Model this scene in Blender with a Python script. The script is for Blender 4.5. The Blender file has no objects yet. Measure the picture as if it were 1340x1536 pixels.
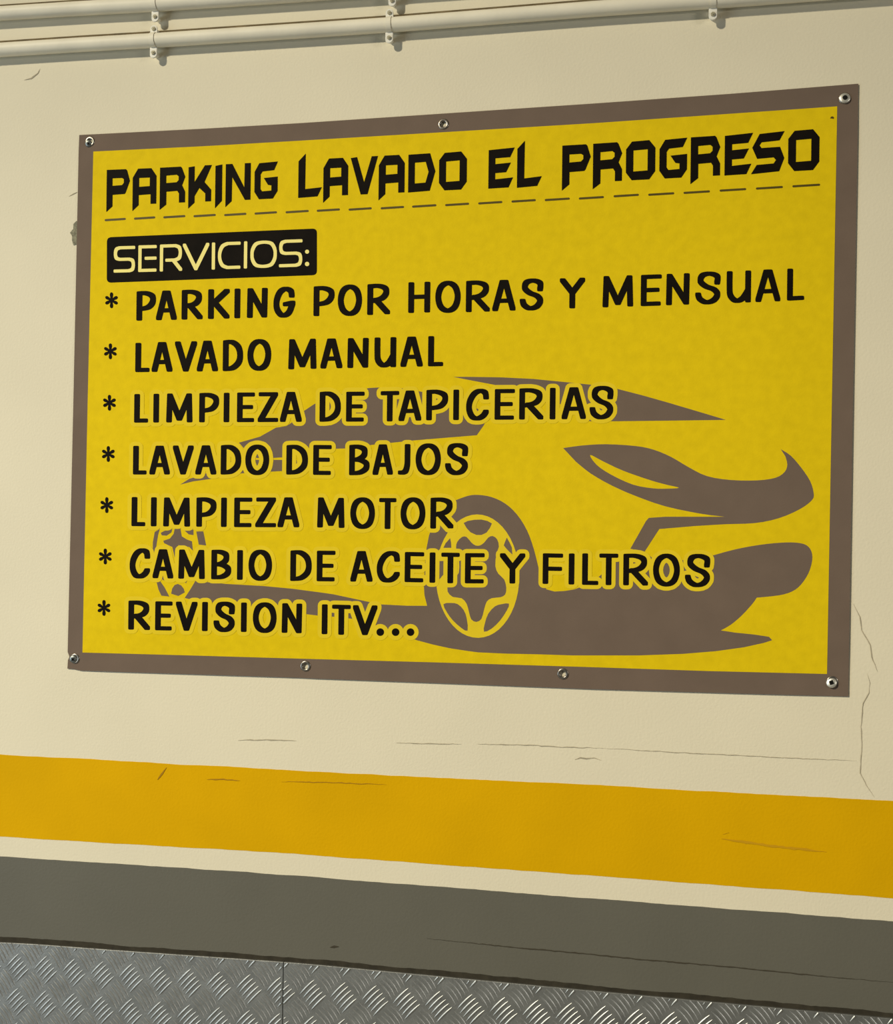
import bpy, bmesh, math, random
import numpy as np
from mathutils import Vector, Matrix
from mathutils.geometry import delaunay_2d_cdt
random.seed(7)
C = bpy.context.scene.collection
SC = bpy.context.scene

# ------------------------------------------------------------------ camera
F = 1700.0                                   # focal length for a 1340 px wide frame
EX = Vector((8905, 82, -F)).normalized()     # wall's horizontal, in camera axes (right, down, forward)
A_ = -0.0121
ED = Vector((A_, 1, (8905*A_+82)/F))
ED = (ED-ED.dot(EX)*EX).normalized()
EF = EX.cross(ED)
def cam2w(v): return Vector((v.dot(EX), v.dot(EF), -v.dot(ED)))
FWD = cam2w(Vector((0, 0, 1)))
DEPTH = 1.734
CAMZ = 1.60
TARGET = Vector((0, 0, CAMZ+DEPTH*FWD.z))
CAM = TARGET-FWD*DEPTH
cd = bpy.data.cameras.new('camera'); cam = bpy.data.objects.new('camera', cd); C.objects.link(cam)
rx = cam2w(Vector((1, 0, 0))); uy = cam2w(Vector((0, -1, 0))); bz = -FWD
cam.matrix_world = Matrix(((rx.x, uy.x, bz.x, CAM.x), (rx.y, uy.y, bz.y, CAM.y), (rx.z, uy.z, bz.z, CAM.z), (0, 0, 0, 1)))
cd.sensor_fit = 'HORIZONTAL'; cd.sensor_width = 36; cd.lens = F/1340*36; cd.clip_start = 0.05
SC.camera = cam
def at(px, py, off=0.0):
    """point on the vertical plane standing `off` metres in front of the wall"""
    d = cam2w(Vector((px-670, py-768, F)))
    t = (-off-CAM.y)/d.y
    return CAM+d*t

# ------------------------------------------------------------------ light

LK, LD, LW, SPS, AX, AZ = 3350, 44, .03, 31, .55, .5   # lamp power, daylight power, ambient, beam angle, aim point
SC.view_settings.view_transform = 'Standard'; SC.view_settings.look = 'None'
SC.view_settings.gamma = 1; SC.view_settings.use_curve_mapping = False
SC.view_settings.exposure = 0.0
w = bpy.data.worlds.new('world'); SC.world = w; w.use_nodes = True
w.node_tree.nodes['Background'].inputs[0].default_value = (0.93, 1.0, 0.96, 1)
w.node_tree.nodes['Background'].inputs[1].default_value = LW
def lamp(name, kind, loc, power, col, size=None, target=None, sy=None):
    l = bpy.data.lights.new(name, kind); l.energy = power; l.color = col
    o = bpy.data.objects.new(name, l); C.objects.link(o); o.location = loc
    if kind == 'AREA':
        l.size = size
        if sy: l.shape = 'RECTANGLE'; l.size_y = sy
    elif kind == 'SPOT': l.shadow_soft_size = size; l.spot_size = math.radians(SPS); l.spot_blend = 1.0
    if target is not None:
        o.rotation_euler = (Vector(target)-Vector(loc)).to_track_quat('-Z', 'Y').to_euler()
    return o
lamp('garage_lamp', 'SPOT', (-5.1, -6.0, 6.0), LK, (1.0, 0.90, 0.68), 0.22, (AX, 0, AZ))
lamp('doorway_daylight', 'AREA', (-3.6, -2.3, 1.1), LD, (0.72, 0.88, 1.0), 1.8, (-0.6, 0, 1.1), 1.8)

lamp('bar_highlight_fill', 'AREA', (4.2, -2.6, 2.2), 34, (1.0, .95, .85), 1.0, (0.2, 0, .9), .25)  # unseen area light, added to bring out highlights on the tread plate bars

# ------------------------------------------------------------------ materials
def lin(c): return tuple((x/255/12.92 if x/255 <= .04045 else ((x/255+.055)/1.055)**2.4) for x in c)
def mat(name, rgb, rough=.6, metal=0., mottle=.05, mscale=20., bump=0., bscale=200., spec=.3, stretch=None):
    m = bpy.data.materials.new(name); m.use_nodes = True
    nt = m.node_tree; b = nt.nodes['Principled BSDF']
    b.inputs['Roughness'].default_value = rough; b.inputs['Metallic'].default_value = metal
    b.inputs['Specular IOR Level'].default_value = spec
    tc = nt.nodes.new('ShaderNodeTexCoord'); mp = nt.nodes.new('ShaderNodeMapping')
    nt.links.new(tc.outputs['Object'], mp.inputs[0])
    if stretch: mp.inputs['Scale'].default_value = stretch
    n = nt.nodes.new('ShaderNodeTexNoise'); n.inputs['Scale'].default_value = mscale; n.inputs['Detail'].default_value = 6
    nt.links.new(mp.outputs[0], n.inputs['Vector'])
    r = nt.nodes.new('ShaderNodeValToRGB')
    lo = [max(0, c*(1-mottle)) for c in rgb]; hi = [min(1, c*(1+mottle)) for c in rgb]
    r.color_ramp.elements[0].position = .3; r.color_ramp.elements[0].color = (*lo, 1)
    r.color_ramp.elements[1].position = .7; r.color_ramp.elements[1].color = (*hi, 1)
    nt.links.new(n.outputs[0], r.inputs[0]); nt.links.new(r.outputs[0], b.inputs['Base Color'])
    if bump:
        n2 = nt.nodes.new('ShaderNodeTexNoise'); n2.inputs['Scale'].default_value = bscale; n2.inputs['Detail'].default_value = 4
        nt.links.new(mp.outputs[0], n2.inputs['Vector'])
        bp = nt.nodes.new('ShaderNodeBump'); bp.inputs['Strength'].default_value = bump; bp.inputs['Distance'].default_value = .001
        nt.links.new(n2.outputs[0], bp.inputs['Height']); nt.links.new(bp.outputs[0], b.inputs['Normal'])
    return m
M = dict(
 wall=mat('cream_wall_paint', (.78, .72, .56), .75, mottle=.025, mscale=5, bump=.35, bscale=260),
 ystripe=mat('ochre_wall_paint', (.71, .40, .0005), .7, mottle=.05, mscale=7, bump=.3, bscale=240, spec=.06),
 gstripe=mat('grey_wall_paint', (.130, .125, .102), .55, mottle=.05, mscale=5, bump=.3, bscale=240),
 seal=mat('dark_sealant', (.035, .030, .020), .9, mottle=.3, mscale=60),
 crack=mat('faint_crack', (.42, .37, .27), .9, mottle=.2, mscale=90),  # pale brown of the fine cracks and scratches in the wall
 darkcrack=mat('dark_crack', (.055, .047, .032), .9),
 ochrecrack=mat('ochre_scrape', (.38, .19, .006), .9), ochrewear=mat('ochre_wear', (.58, .31, .002), .9),
 plaster=mat('bare_plaster', (.25, .24, .17), .95, mottle=.4, mscale=300),
 pipe=mat('painted_pipe', (.86, .81, .67), .5, mottle=.06, mscale=14, bump=.2, bscale=120),
 clip=mat('white_clip_paint', (.84, .82, .74), .5, mottle=.05, mscale=60),
 bolt=mat('dull_bolt', (.42, .39, .28), .6, metal=.2, mottle=.25, mscale=300),
 yellow=mat('yellow_print', (.775, .565, .006), .7, mottle=.05, mscale=70, bump=.15, bscale=500, spec=.07),
 halo=mat('yellow_letter_edge', (.795, .595, .022), .7, mottle=.04, mscale=28, spec=.07),
 brown=mat('taupe_print', (.170, .125, .098), .7, mottle=.05, mscale=20, bump=.15, bscale=500, spec=.07),
 black=mat('black_print', (.0065, .0045, .003), .7, mottle=.3, mscale=40, spec=.07),
 dash=mat('olive_dash_print', (.085, .060, .003), .6, mottle=.1),
 cream=mat('pale_yellow_print', (.93, .82, .28), .5, mottle=.03, spec=.07),
 vinyl=mat('banner_back', (.5, .48, .42), .6),
 steel=mat('zinc_screw', (.86, .84, .76), .42, metal=.8, mottle=.1, mscale=400),
 dullsteel=mat('weathered_zinc', (.30, .32, .31), .45, metal=.9, mottle=.3, mscale=500),
 eyelet=mat('eyelet_metal', (.34, .31, .27), .33, metal=.9, mottle=.2, mscale=500),
 dark_strip=mat('dark_strip', (.17, .13, .07), .9, mottle=.4, mscale=30),
 recess=mat('screw_recess', (.01, .01, .008), .8),
 plate=mat('aluminium_plate', (.36, .37, .365), .52, metal=.9, mottle=.16, mscale=45, bump=.3, bscale=300),
 bars=mat('aluminium_bars', (.50, .51, .50), .45, metal=.95, mottle=.12, mscale=80),
 floor=mat('garage_floor', (.22, .215, .20), .5, mottle=.15, mscale=4),
)

# ------------------------------------------------------------------ helpers
def mobj(name, verts, faces, m, parent=None, smooth=False):
    me = bpy.data.meshes.new(name); me.from_pydata([tuple(v) for v in verts], [], [tuple(f) for f in faces]); me.update()
    if m: me.materials.append(m)
    if smooth: me.shade_smooth()
    o = bpy.data.objects.new(name, me); C.objects.link(o)
    if parent: o.parent = parent
    return o
def bobj(name, bm, m, parent=None, smooth=False):
    me = bpy.data.meshes.new(name); bm.normal_update(); bm.to_mesh(me); bm.free()
    if m: me.materials.append(m)
    if smooth: me.shade_smooth()
    o = bpy.data.objects.new(name, me); C.objects.link(o)
    if parent: o.parent = parent
    return o
def tag(o, label=None, cat=None, group=None, kind=None):
    if label: o['label'] = label
    if cat: o['category'] = cat
    if group: o['group'] = group
    if kind: o['kind'] = kind
    return o
def empty(name, loc):
    o = bpy.data.objects.new(name, None); o.empty_display_size = .02; C.objects.link(o); o.location = loc; return o
def ip(pts, x):
    """piecewise linear, extrapolating at both ends"""
    if x <= pts[0][0]: a, b = pts[0], pts[1]
    elif x >= pts[-1][0]: a, b = pts[-2], pts[-1]
    else:
        for a, b in zip(pts, pts[1:]):
            if a[0] <= x <= b[0]: break
    return a[1]+(b[1]-a[1])*(x-a[0])/(b[0]-a[0])
def smooth_path(p, n=6, closed=False):
    P = [Vector((*q, 0)) for q in p]; out = []
    N = len(P)
    rng = range(N) if closed else range(N-1)
    for i in rng:
        if closed: p0, p1, p2, p3 = P[i-1], P[i], P[(i+1) % N], P[(i+2) % N]
        else: p0, p1, p2, p3 = P[max(i-1, 0)], P[i], P[i+1], P[min(i+2, N-1)]
        for k in range(n):
            t = k/n
            q = .5*((2*p1)+(p2-p0)*t+(2*p0-5*p1+4*p2-p3)*t*t+(3*p1-p0-3*p2+p3)*t**3)
            out.append((q.x, q.y))
    if not closed: out.append((P[-1].x, P[-1].y))
    return out
def inside(p, poly):
    x, y = p; c = False; n = len(poly)
    for i in range(n):
        x1, y1 = poly[i]; x2, y2 = poly[(i+1) % n]
        if (y1 > y) != (y2 > y) and x < (x2-x1)*(y-y1)/(y2-y1)+x1: c = not c
    return c
def cdt(polys, holes=(), pts=()):
    """union of polygons minus holes, with extra inner points; returns verts (px) and triangles"""
    V = []; Fc = []; E = []
    for p in list(polys)+list(holes):
        s = len(V); V += [Vector(q) for q in p]; Fc.append(list(range(s, s+len(p))))
    nh = len(polys)
    V += [Vector(q) for q in pts]
    r = delaunay_2d_cdt(V, E, Fc, 1, 1e-4)
    vs, fs, of = r[0], r[2], r[5]
    def solid(f, o):
        if o: return not any(k >= nh for k in o)
        c = sum((vs[i] for i in f), Vector((0, 0)))/len(f)      # a sliver the solver left unassigned
        return any(inside(c, p) for p in polys) and not any(inside(c, p) for p in holes)
    ar = lambda f: abs((vs[f[1]]-vs[f[0]]).cross(vs[f[2]]-vs[f[0]])) if len(f) == 3 else 1
    keep = [f for f, o in zip(fs, of) if ar(f) > .004 and solid(f, o)]
    used = sorted({i for f in keep for i in f}); mp = {j: i for i, j in enumerate(used)}
    return [vs[j] for j in used], [[mp[i] for i in f] for f in keep]

# ------------------------------------------------------------------ the setting
def box(bm, x0, x1, y0, y1, z0, z1):
    v = [bm.verts.new((x, y, z)) for x in (x0, x1) for y in (y0, y1) for z in (z0, z1)]
    for f in ((0, 1, 3, 2), (4, 6, 7, 5), (0, 4, 5, 1), (2, 3, 7, 6), (0, 2, 6, 4), (1, 5, 7, 3)): bm.faces.new([v[i] for i in f])
WX0, WX1, WZ1 = -2.6, 2.2, 3.0
bm = bmesh.new(); box(bm, WX0, WX1, 0, .2, 0, WZ1); bmesh.ops.recalc_face_normals(bm, faces=bm.faces)
wall = bobj('wall_back', bm, M['wall']); wall['kind'] = 'structure'; wall['label'] = 'cream painted garage wall with ochre and grey stripes'
bm = bmesh.new(); box(bm, WX0, WX1, -4.5, .2, -.1, 0); bmesh.ops.recalc_face_normals(bm, faces=bm.faces)
fl = bobj('floor', bm, M['floor']); fl['kind'] = 'structure'; fl['label'] = 'grey concrete garage floor'

def strip(name, top, bot, m, off, parent=wall, jit=.6, step=9, x0=-260, x1=1560):
    """hand painted band: two edges given in the photograph's frame, laid on the wall"""
    V = []; Fc = []
    xs = list(np.arange(x0, x1+step, step)); jt = jb = 0
    for x in xs:
        jt = jt*.8+random.uniform(-jit, jit)*.6; jb = jb*.8+random.uniform(-jit, jit)*.6
        a = at(x, ip(top, x)+jt); b = at(x, ip(bot, x)+jb)
        V += [(a.x, -off, a.z), (b.x, -off, b.z), (a.x, 0, a.z), (b.x, 0, b.z)]
    for i in range(len(xs)-1):
        j = 4*i
        Fc += [(j, j+1, j+5, j+4), (j+2, j, j+4, j+6), (j+1, j+3, j+7, j+5)]
    return mobj(name, V, Fc, m, parent)
YT = [(0, 1131.7), (450, 1156.5), (890, 1177.5), (1340, 1202)]
YB = [(0, 1254.5), (225, 1268), (450, 1281.3), (890, 1313.2), (1340, 1346.8)]
GT = [(0, 1284.7), (225, 1298.5), (450, 1313.9), (890, 1347.8), (1340, 1382)]
PT = [(0, 1412), (60, 1415), (150, 1422), (450, 1443), (890, 1484.5), (1340, 1526)]     # upper edge of the tread plates
tag(strip('yellow_stripe', YT, YB, M['ystripe'], .0004), 'ochre yellow painted stripe')
tag(strip('grey_stripe', GT, [(x, y+3) for x, y in PT], M['gstripe'], .0004), 'dark grey painted stripe')
tag(strip('sealant_line', [(x, y-6.5) for x, y in PT], [(x, y+2) for x, y in PT], M['seal'], .0012, jit=1.1, step=7), 'dark sealant line above the tread plates')

def crack(pts, wd, m, off=.0006, name='crack'):
    """thin tapering line on the wall following points in the photograph's frame"""
    V = []; Fc = []; P = []
    for (a, b) in zip(pts, pts[1:]):
        n = max(1, int(math.dist(a, b)/6))
        for k in range(n):
            t = k/n; P.append((a[0]+(b[0]-a[0])*t+random.uniform(-.5, .5), a[1]+(b[1]-a[1])*t+random.uniform(-.5, .5)))
    P.append(pts[-1]); N = len(P)
    for i, p in enumerate(P):
        q0 = P[max(0, i-1)]; q1 = P[min(N-1, i+1)]
        dx, dy = q1[0]-q0[0], q1[1]-q0[1]; L = math.hypot(dx, dy) or 1
        h = wd/2*random.uniform(.55, 1.15)*(min(1, 4*i/N+.15))*(min(1, 4*(N-1-i)/N+.15))
        nx, ny = -dy/L*h, dx/L*h
        V += [at(p[0]+nx, p[1]+ny, off), at(p[0]-nx, p[1]-ny, off)]
    for i in range(N-1): Fc.append((2*i, 2*i+1, 2*i+3, 2*i+2))
    return mobj(name, V, Fc, m, wall)
crack([(1280, 905), (1290, 925), (1293, 945), (1306, 968), (1308, 985), (1317, 1008)], 1.4, M['crack'])
crack([(1301, 1010), (1305, 1025), (1304, 1040), (1295, 1055), (1292, 1090), (1293, 1120), (1291, 1160), (1300, 1178), (1312, 1196)], 1.2, M['crack'])
crack([(900, 1122), (970, 1126), (1040, 1130), (1110, 1133), (1180, 1137), (1285, 1141)], 1.1, M['crack'])
crack([(594, 1114), (640, 1115.5), (692, 1116)], 1.3, M['crack'])
crack([(716, 1116), (800, 1118), (850, 1121), (905, 1122)], 1.3, M['crack'])
crack([(357, 1111), (375, 1110), (400, 1109.5), (445, 1111.5)], 1.8, M['crack'])
crack([(862, 1140), (870, 1136.5), (880, 1138), (892, 1137), (902, 1140.5)], 2.0, M['crack'])
crack([(36, 120), (47, 117), (57, 110), (60, 103)], 2.0, M['crack'])
crack([(640, 1408), (760, 1420), (880, 1431), (960, 1439), (1100, 1451), (1240, 1465), (1345, 1474)], 1.9, M['darkcrack'], .0009)
crack([(310, 1169.5), (335, 1169), (360, 1171)], 1.8, M['ochrecrack'], .0009)
crack([(422, 1172.5), (470, 1173.5), (500, 1174), (580, 1177)], 1.4, M['ochrecrack'], .0009)
crack([(236, 1170), (243, 1160), (250, 1151)], 3.5, M['ochrecrack'], .0009, 'scrape')
crack([(1082, 1258), (1150, 1268), (1240, 1278)], 4, M['ochrewear'], .0009, 'scrape')
crack([(1085, 1252), (1094, 1249)], 3, M['ochrecrack'], .0009, 'scrape')
crack([(495, 1421), (508, 1420)], 5, M['darkcrack'], .0009, 'scrape')
crack([(103, 295), (110, 291), (116, 288)], 2, M['crack'])
# chipped plaster peeping out beside the banner
v, f = cdt([[(115, 331), (110, 336), (110, 343), (105, 349), (108, 354), (108, 360), (110, 368), (116, 366), (122, 345)]])
mobj('plaster_chip', [at(q.x, q.y, .0008) for q in v], f, M['plaster'], wall)

# ------------------------------------------------------------------ tread plates
def plate(name, px0, px1, seed, label, anchor):
    rng = random.Random(seed)
    z0 = .04
    a = at(px0, ip(PT, px0)); b = at(px1, ip(PT, px1))
    t = empty(name, (a.x, -.0015, z0)); tag(t, label, 'wall panel', 'aluminium tread plates along the foot of the wall')
    T = .004
    n = 24; V = []; Fc = []
    def topz(x): # top edge
        u = (x-a.x)/(b.x-a.x); px = px0+(px1-px0)*u
        for _ in range(3):
            q = at(px, ip(PT, px)); px += (x-q.x)/.00102*.9
        return at(px, ip(PT, px)).z
    xs = [a.x+(b.x-a.x)*i/n for i in range(n+1)]
    zt = [topz(x) for x in xs]
    bm = bmesh.new(); rows = []
    for x, z in zip(xs, zt):
        rows.append([bm.verts.new(q) for q in ((x-a.x, 0, z-z0), (x-a.x, -T+.0006, z-z0), (x-a.x, -T, z-z0-.0006), (x-a.x, -T, 0), (x-a.x, 0, 0))])
    for r0, r1 in zip(rows, rows[1:]):
        for k in range(5): bm.faces.new((r0[k], r0[(k+1) % 5], r1[(k+1) % 5], r1[k]))
    bm.faces.new(rows[0]); bm.faces.new(list(reversed(rows[-1])))
    bmesh.ops.recalc_face_normals(bm, faces=bm.faces)
    bobj('sheet', bm, M['plate'], t)
    # raised bars: five to a cluster, clusters turning direction chequerwise
    P = .0497; PZ = .0558
    ox, oz = at(*anchor).x, at(*anchor).z+PZ
    prof = [(-1, 0), (-.62, .62), (0, 1), (.62, .62), (1, 0)]
    NS = 6
    bv = []; bf = []
    for i in range(-60, 60):
        for j in range(-2, 24):
            for kind in (0, 1):
                cx = ox+(i+.5*kind)*P; cz = oz-(j+.5*kind)*PZ
                # the diagonal drift of the pattern
                if cx < a.x-.03 or cx > b.x+.03 or cz < z0+.03: continue
                d = Vector((.656, -.755)) if kind == 0 else Vector((.687, .727))
                s = Vector((.67, .74)) if kind == 0 else Vector((.635, -.77))
                for k in range(5):
                    c = Vector((cx, cz))+s*(k-2)*.0073
                    L = .0166*rng.uniform(.95, 1.05); W = .0019; H = .0013
                    q0 = c-d*L; q1 = c+d*L
                    if min(q0.x, q1.x) < a.x+.0008 or max(q0.x, q1.x) > b.x-.0008 or max(q0.y, q1.y) > topz(c.x)-.001:
                        # cut at the sheet's edge: shorten
                        lo = -L; hi = L
                        st = [u*L/8 for u in range(-8, 9)]
                        ok = [u for u in st if a.x+.0008 < (c+d*u).x < b.x-.0008 and (c+d*u).y < topz((c+d*u).x)-.001]
                        if len(ok) < 3: continue
                        lo, hi = ok[0], ok[-1]
                    else: lo, hi = -L, L
                    nrm = Vector((-d.y, d.x)); base = len(bv)
                    bow = .0013*(1 if kind == 0 else .3)
                    for m_ in range(NS+1):
                        u = lo+(hi-lo)*m_/NS; e = max(.12, 1-abs(u/L)**2.6)
                        cc = c+d*u+nrm*bow*(1-(u/L)**2)
                        for (pw, ph) in prof:
                            q = cc+nrm*pw*W*e**.7
                            bv.append((q.x-a.x, -T-ph*H*e**.5+.00005, q.y-z0))
                    for m_ in range(NS):
                        for r in range(4):
                            g = base+m_*5+r; bf.append((g, g+1, g+6, g+5))
    o = mobj('raised_bars', bv, bf, M['bars'], t, True); o['kind'] = 'stuff'
    return t
plate('tread_plate', -420, 426.3, 1, 'aluminium tread plate at the bottom left, ending at the upright seam', (49.8, 1477.3))
plate('tread_plate', 427.6, 1560, 2, 'aluminium tread plate right of the upright seam, reaching the right edge', (448.3, 1461))

# ------------------------------------------------------------------ pipes and clips
PO = .0128; PR = .0112
def pipe(name, pts, label, spare):
    W = [at(x, y, PO) for x, y in pts]
    d0 = (W[0]-W[1]).normalized(); d1 = (W[-1]-W[-2]).normalized()
    W = [W[0]+d0*(W[0].x-WX0-.3)]+W+[W[-1]+d1*(WX1-.3-W[-1].x)]
    for q in W: q.y = -PO
    bm = bmesh.new(); rings = []; NR = 24
    org = W[0].copy()
    for q in W:
        rings.append([bm.verts.new((q.x-org.x, q.y-org.y+PR*math.sin(2*math.pi*k/NR), q.z-org.z+PR*math.cos(2*math.pi*k/NR))) for k in range(NR)])
    for r0, r1 in zip(rings, rings[1:]):
        for k in range(NR): bm.faces.new((r0[k], r0[(k+1) % NR], r1[(k+1) % NR], r1[k]))
    bm.faces.new(rings[0]); bm.faces.new(rings[-1]); bmesh.ops.recalc_face_normals(bm, faces=bm.faces)
    o = bobj(name, bm, M['pipe'], None, True); o.location = org
    tag(o, label, 'pipe', 'painted conduits along the top of the wall')
    # thin dark brown line on the wall just above the pipe
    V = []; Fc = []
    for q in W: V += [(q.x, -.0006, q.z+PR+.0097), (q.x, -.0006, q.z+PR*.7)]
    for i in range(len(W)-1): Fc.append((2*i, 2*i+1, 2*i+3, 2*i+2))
    g = mobj('dark_line', V, Fc, M['dark_strip'], wall)
    return W
UP = [(0, 20.3), (115, 13), (235, 6.5), (450, -8), (890, -39.5), (1340, -73)]
LP = [(0, 75), (115, 67.5), (235, 60.5), (450, 46.5), (590, 37), (890, 13.5), (1072, 1.0), (1340, -19)]
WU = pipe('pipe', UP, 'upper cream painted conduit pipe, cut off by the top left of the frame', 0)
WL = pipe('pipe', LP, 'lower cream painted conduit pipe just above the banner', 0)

def pz(W, x): return ip([(q.x, q.z) for q in W], x)
def clip(W, px, py, label, ang=0.):
    c = at(px, py, PO); x = c.x; z = pz(W, x); c = Vector((x, -PO, z))
    t = empty('pipe_clip', c); tag(t, label, 'pipe clip', 'saddle clips holding the conduits')
    hw = .0042; r0 = PR+.0002; r1 = PR+.0010; n = 14
    bm = bmesh.new(); rows = []
    for k in range(n+1):
        a = math.pi*k/n
        rows.append([bm.verts.new((sx*hw, -math.sin(a)*r, math.cos(a)*r)) for sx, r in ((-1, r0), (-1, r1), (1, r1), (1, r0))])
    for a_, b_ in zip(rows, rows[1:]):
        for k in range(4): bm.faces.new((a_[k], a_[(k+1) % 4], b_[(k+1) % 4], b_[k]))
    bm.faces.new(rows[0]); bm.faces.new(rows[-1]); bmesh.ops.recalc_face_normals(bm, faces=bm.faces)
    bobj('strap', bm, M['pipe'], t)
    for s in (1, -1):
        # ear: plate with a rounded end, standing off the wall on a spacer
        L = .0180 if s < 0 else .0135; hw2 = .0060; TH = .0016; zz = PR-.0005
        outl = [(-hw2, zz), (hw2, zz), (hw2, zz+L-hw2*.9)]
        for k in range(1, 8):
            a = math.pi*k/8; outl.append((hw2*math.cos(a), zz+L-hw2*.9+hw2*.9*math.sin(a)))
        outl.append((-hw2, zz+L-hw2*.9))
        bm = bmesh.new()
        fr = [bm.verts.new((u, -TH, v*s)) for u, v in outl]; bk = [bm.verts.new((u, .0004, v*s)) for u, v in outl]
        bm.faces.new(fr); bm.faces.new(list(reversed(bk)))
        for k in range(len(fr)): bm.faces.new((fr[k], bk[k], bk[(k+1) % len(fr)], fr[(k+1) % len(fr)]))
        bmesh.ops.bevel(bm, geom=[e for e in bm.edges if all(v in fr for v in e.verts)], offset=.0004, segments=2, affect='EDGES')
        bmesh.ops.recalc_face_normals(bm, faces=bm.faces)
        ear = bobj('ear', bm, M['clip'], t)
        cz = (zz+L*.55)*s
        bm = bmesh.new()
        r = bmesh.ops.create_cone(bm, cap_ends=True, segments=16, radius1=.0036, radius2=.0036, depth=PO, matrix=Matrix.Translation((0, PO/2, cz))@Matrix.Rotation(math.pi/2, 4, 'X'))
        bobj('spacer', bm, M['clip'], ear)
        bm = bmesh.new()
        bmesh.ops.create_cone(bm, cap_ends=True, segments=6, radius1=.0036, radius2=.0032, depth=.0022, matrix=Matrix.Translation((0, -TH-.0010, cz))@Matrix.Rotation(math.pi/2, 4, 'X')@Matrix.Rotation(random.random(), 4, 'Z'))
        bmesh.ops.create_cone(bm, cap_ends=True, segments=16, radius1=.0017, radius2=.0015, depth=.001, matrix=Matrix.Translation((0, -TH-.0024, cz))@Matrix.Rotation(math.pi/2, 4, 'X'))
        bobj('bolt', bm, M['bolt'], ear)
    return t
clip(WU, 233.5, 7, 'painted saddle clip on the upper conduit at the top left')
clip(WU, 589, -18, 'painted saddle clip on the upper conduit, barely in the frame at top centre')
clip(WL, 231, 60, 'painted saddle clip on the lower conduit at the left, above the banner corner')
clip(WL, 584.5, 37, 'painted saddle clip on the lower conduit, middle one of three')
clip(WL, 1070, 1, 'painted saddle clip on the lower conduit, rightmost in the frame')

# ------------------------------------------------------------------ the banner
TOP = [(119, 202.5), (300, 193.3), (450, 184.7), (667, 170.2), (890, 155.3), (1095, 140.8), (1288, 125.5)]
BOT = [(101, 1003), (110, 1003.5), (121, 1006), (150, 1007), (300, 1011.8), (450, 1016.7), (474, 1018), (700, 1026.3), (890, 1033.8), (1100, 1040), (1273, 1044.8)]
EYE = [(135, 212.5), (665.5, 186.3), (1267.5, 147.5), (1249, 1023), (844.8, 1010.8), (458.5, 999.2), (112.5, 988)]
EW = [at(x, y, .005) for x, y in EYE]
SCREWED = (0, 2, 3, 6)
BW = [at(x, y, .005) for x, y in ((119, 203), (1288, 126), (1273, 1045), (101, 1003))]
BX0, BX1 = BW[0].x, BW[1].x; BZ0, BZ1 = BW[2].z, BW[1].z
def bulge(x, z):
    """how far the banner's face stands off the wall"""
    u = (x-BX0)/(BX1-BX0); v = (z-BZ0)/(BZ1-BZ0)
    wd = min(1, max(0, min(u, 1-u))*9)*min(1, max(0, min(v, 1-v))*7); wd = wd*wd*(3-2*wd)
    o = .0026+wd*(.0026+.0016*math.sin(5.1*u+2.2*v+.6)*math.sin(3.6*v+.5)+.0007*math.sin(11*u-4*v))
    for i in SCREWED:
        d = math.hypot(x-EW[i].x, z-EW[i].z); o -= .0008*math.exp(-(d/.035)**2)
    # pulled folds running in from the lower right, upper left and lower left corners
    for i, (dx, dz), a in ((3, (-.78, .62), .0013), (0, (.8, -.6), .0007), (6, (.7, .71), .0008), (2, (-.7, -.7), .0006)):
        px, pzz = x-EW[i].x, z-EW[i].z
        al = px*dx+pzz*dz; ac = px*dz-pzz*dx
        if al > 0: o += a*math.exp(-(ac/.017)**2)*math.exp(-al/.07)*(1-math.exp(-al/.012))
    # shallow crease under the third service line
    q = at_line(x, z); o += .0004*math.exp(-(q/.016)**2)*math.exp(-((x-.17)/.13)**2)
    return max(o, .0016)
_c0 = at(740, 655, .005); _c1 = at(920, 637, .005)
def at_line(x, z): return (z-_c0.z)-(x-_c0.x)*(_c1.z-_c0.z)/(_c1.x-_c0.x)
def bp(px, py, extra=0.):
    P = at(px, py, .006); return at(px, py, bulge(P.x, P.z)+extra)
banner = empty('banner', at(101, 1003, .006)); BO = banner.location.copy()
tag(banner, 'yellow printed car wash banner with taupe border fixed to the cream wall', 'banner')
def band(name, v, f, m, extra, parent=banner, label=None):
    o = mobj(name, [bp(q[0], q[1], extra)-BO for q in v], f, m, parent, m in (M['yellow'],))
    if label: o['label'] = label
    return o
def gridpts(x0, x1, y0, y1, s):
    return [(x+(s/2 if int((y-y0)/s) % 2 else 0)+.013*((x*7+y*3) % 5), y+.017*((x*3+y*5) % 7)) for y in np.arange(y0, y1, s) for x in np.arange(x0, x1, s)]
def circ(cx, cy, r, n=20, ry=None, rot=0.):
    ry = ry or r; o = []
    for k in range(n):
        a = 2*math.pi*k/n; x, y = r*math.cos(a), ry*math.sin(a)
        o.append((cx+x*math.cos(rot)-y*math.sin(rot), cy+x*math.sin(rot)+y*math.cos(rot)))
    return o
def dens(poly, s=14, closed=True):
    o = []; n = len(poly)
    for i in range(n if closed else n-1):
        a, b = poly[i], poly[(i+1) % n]; k = max(1, int(math.dist(a, b)/s))
        o += [(a[0]+(b[0]-a[0])*j/k, a[1]+(b[1]-a[1])*j/k) for j in range(k)]
    return o
left = [(110, 960), (104.5, 960), (103, 975), (104, 984), (101, 992)]
outline = dens(TOP+[(1288, 135), (1280.5, 570), (1273, 1036)]+list(reversed(BOT))+[(102, 990), (104.2, 985), (101.5, 978), (110, 604), (118, 225)])
holes = [circ(x, y, 4.1, 16) for x, y in EYE]
gp = [p for p in gridpts(90, 1300, 120, 1050, 10) if inside(p, outline) and all(math.dist(p, e) > 7 for e in EYE)]
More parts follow.
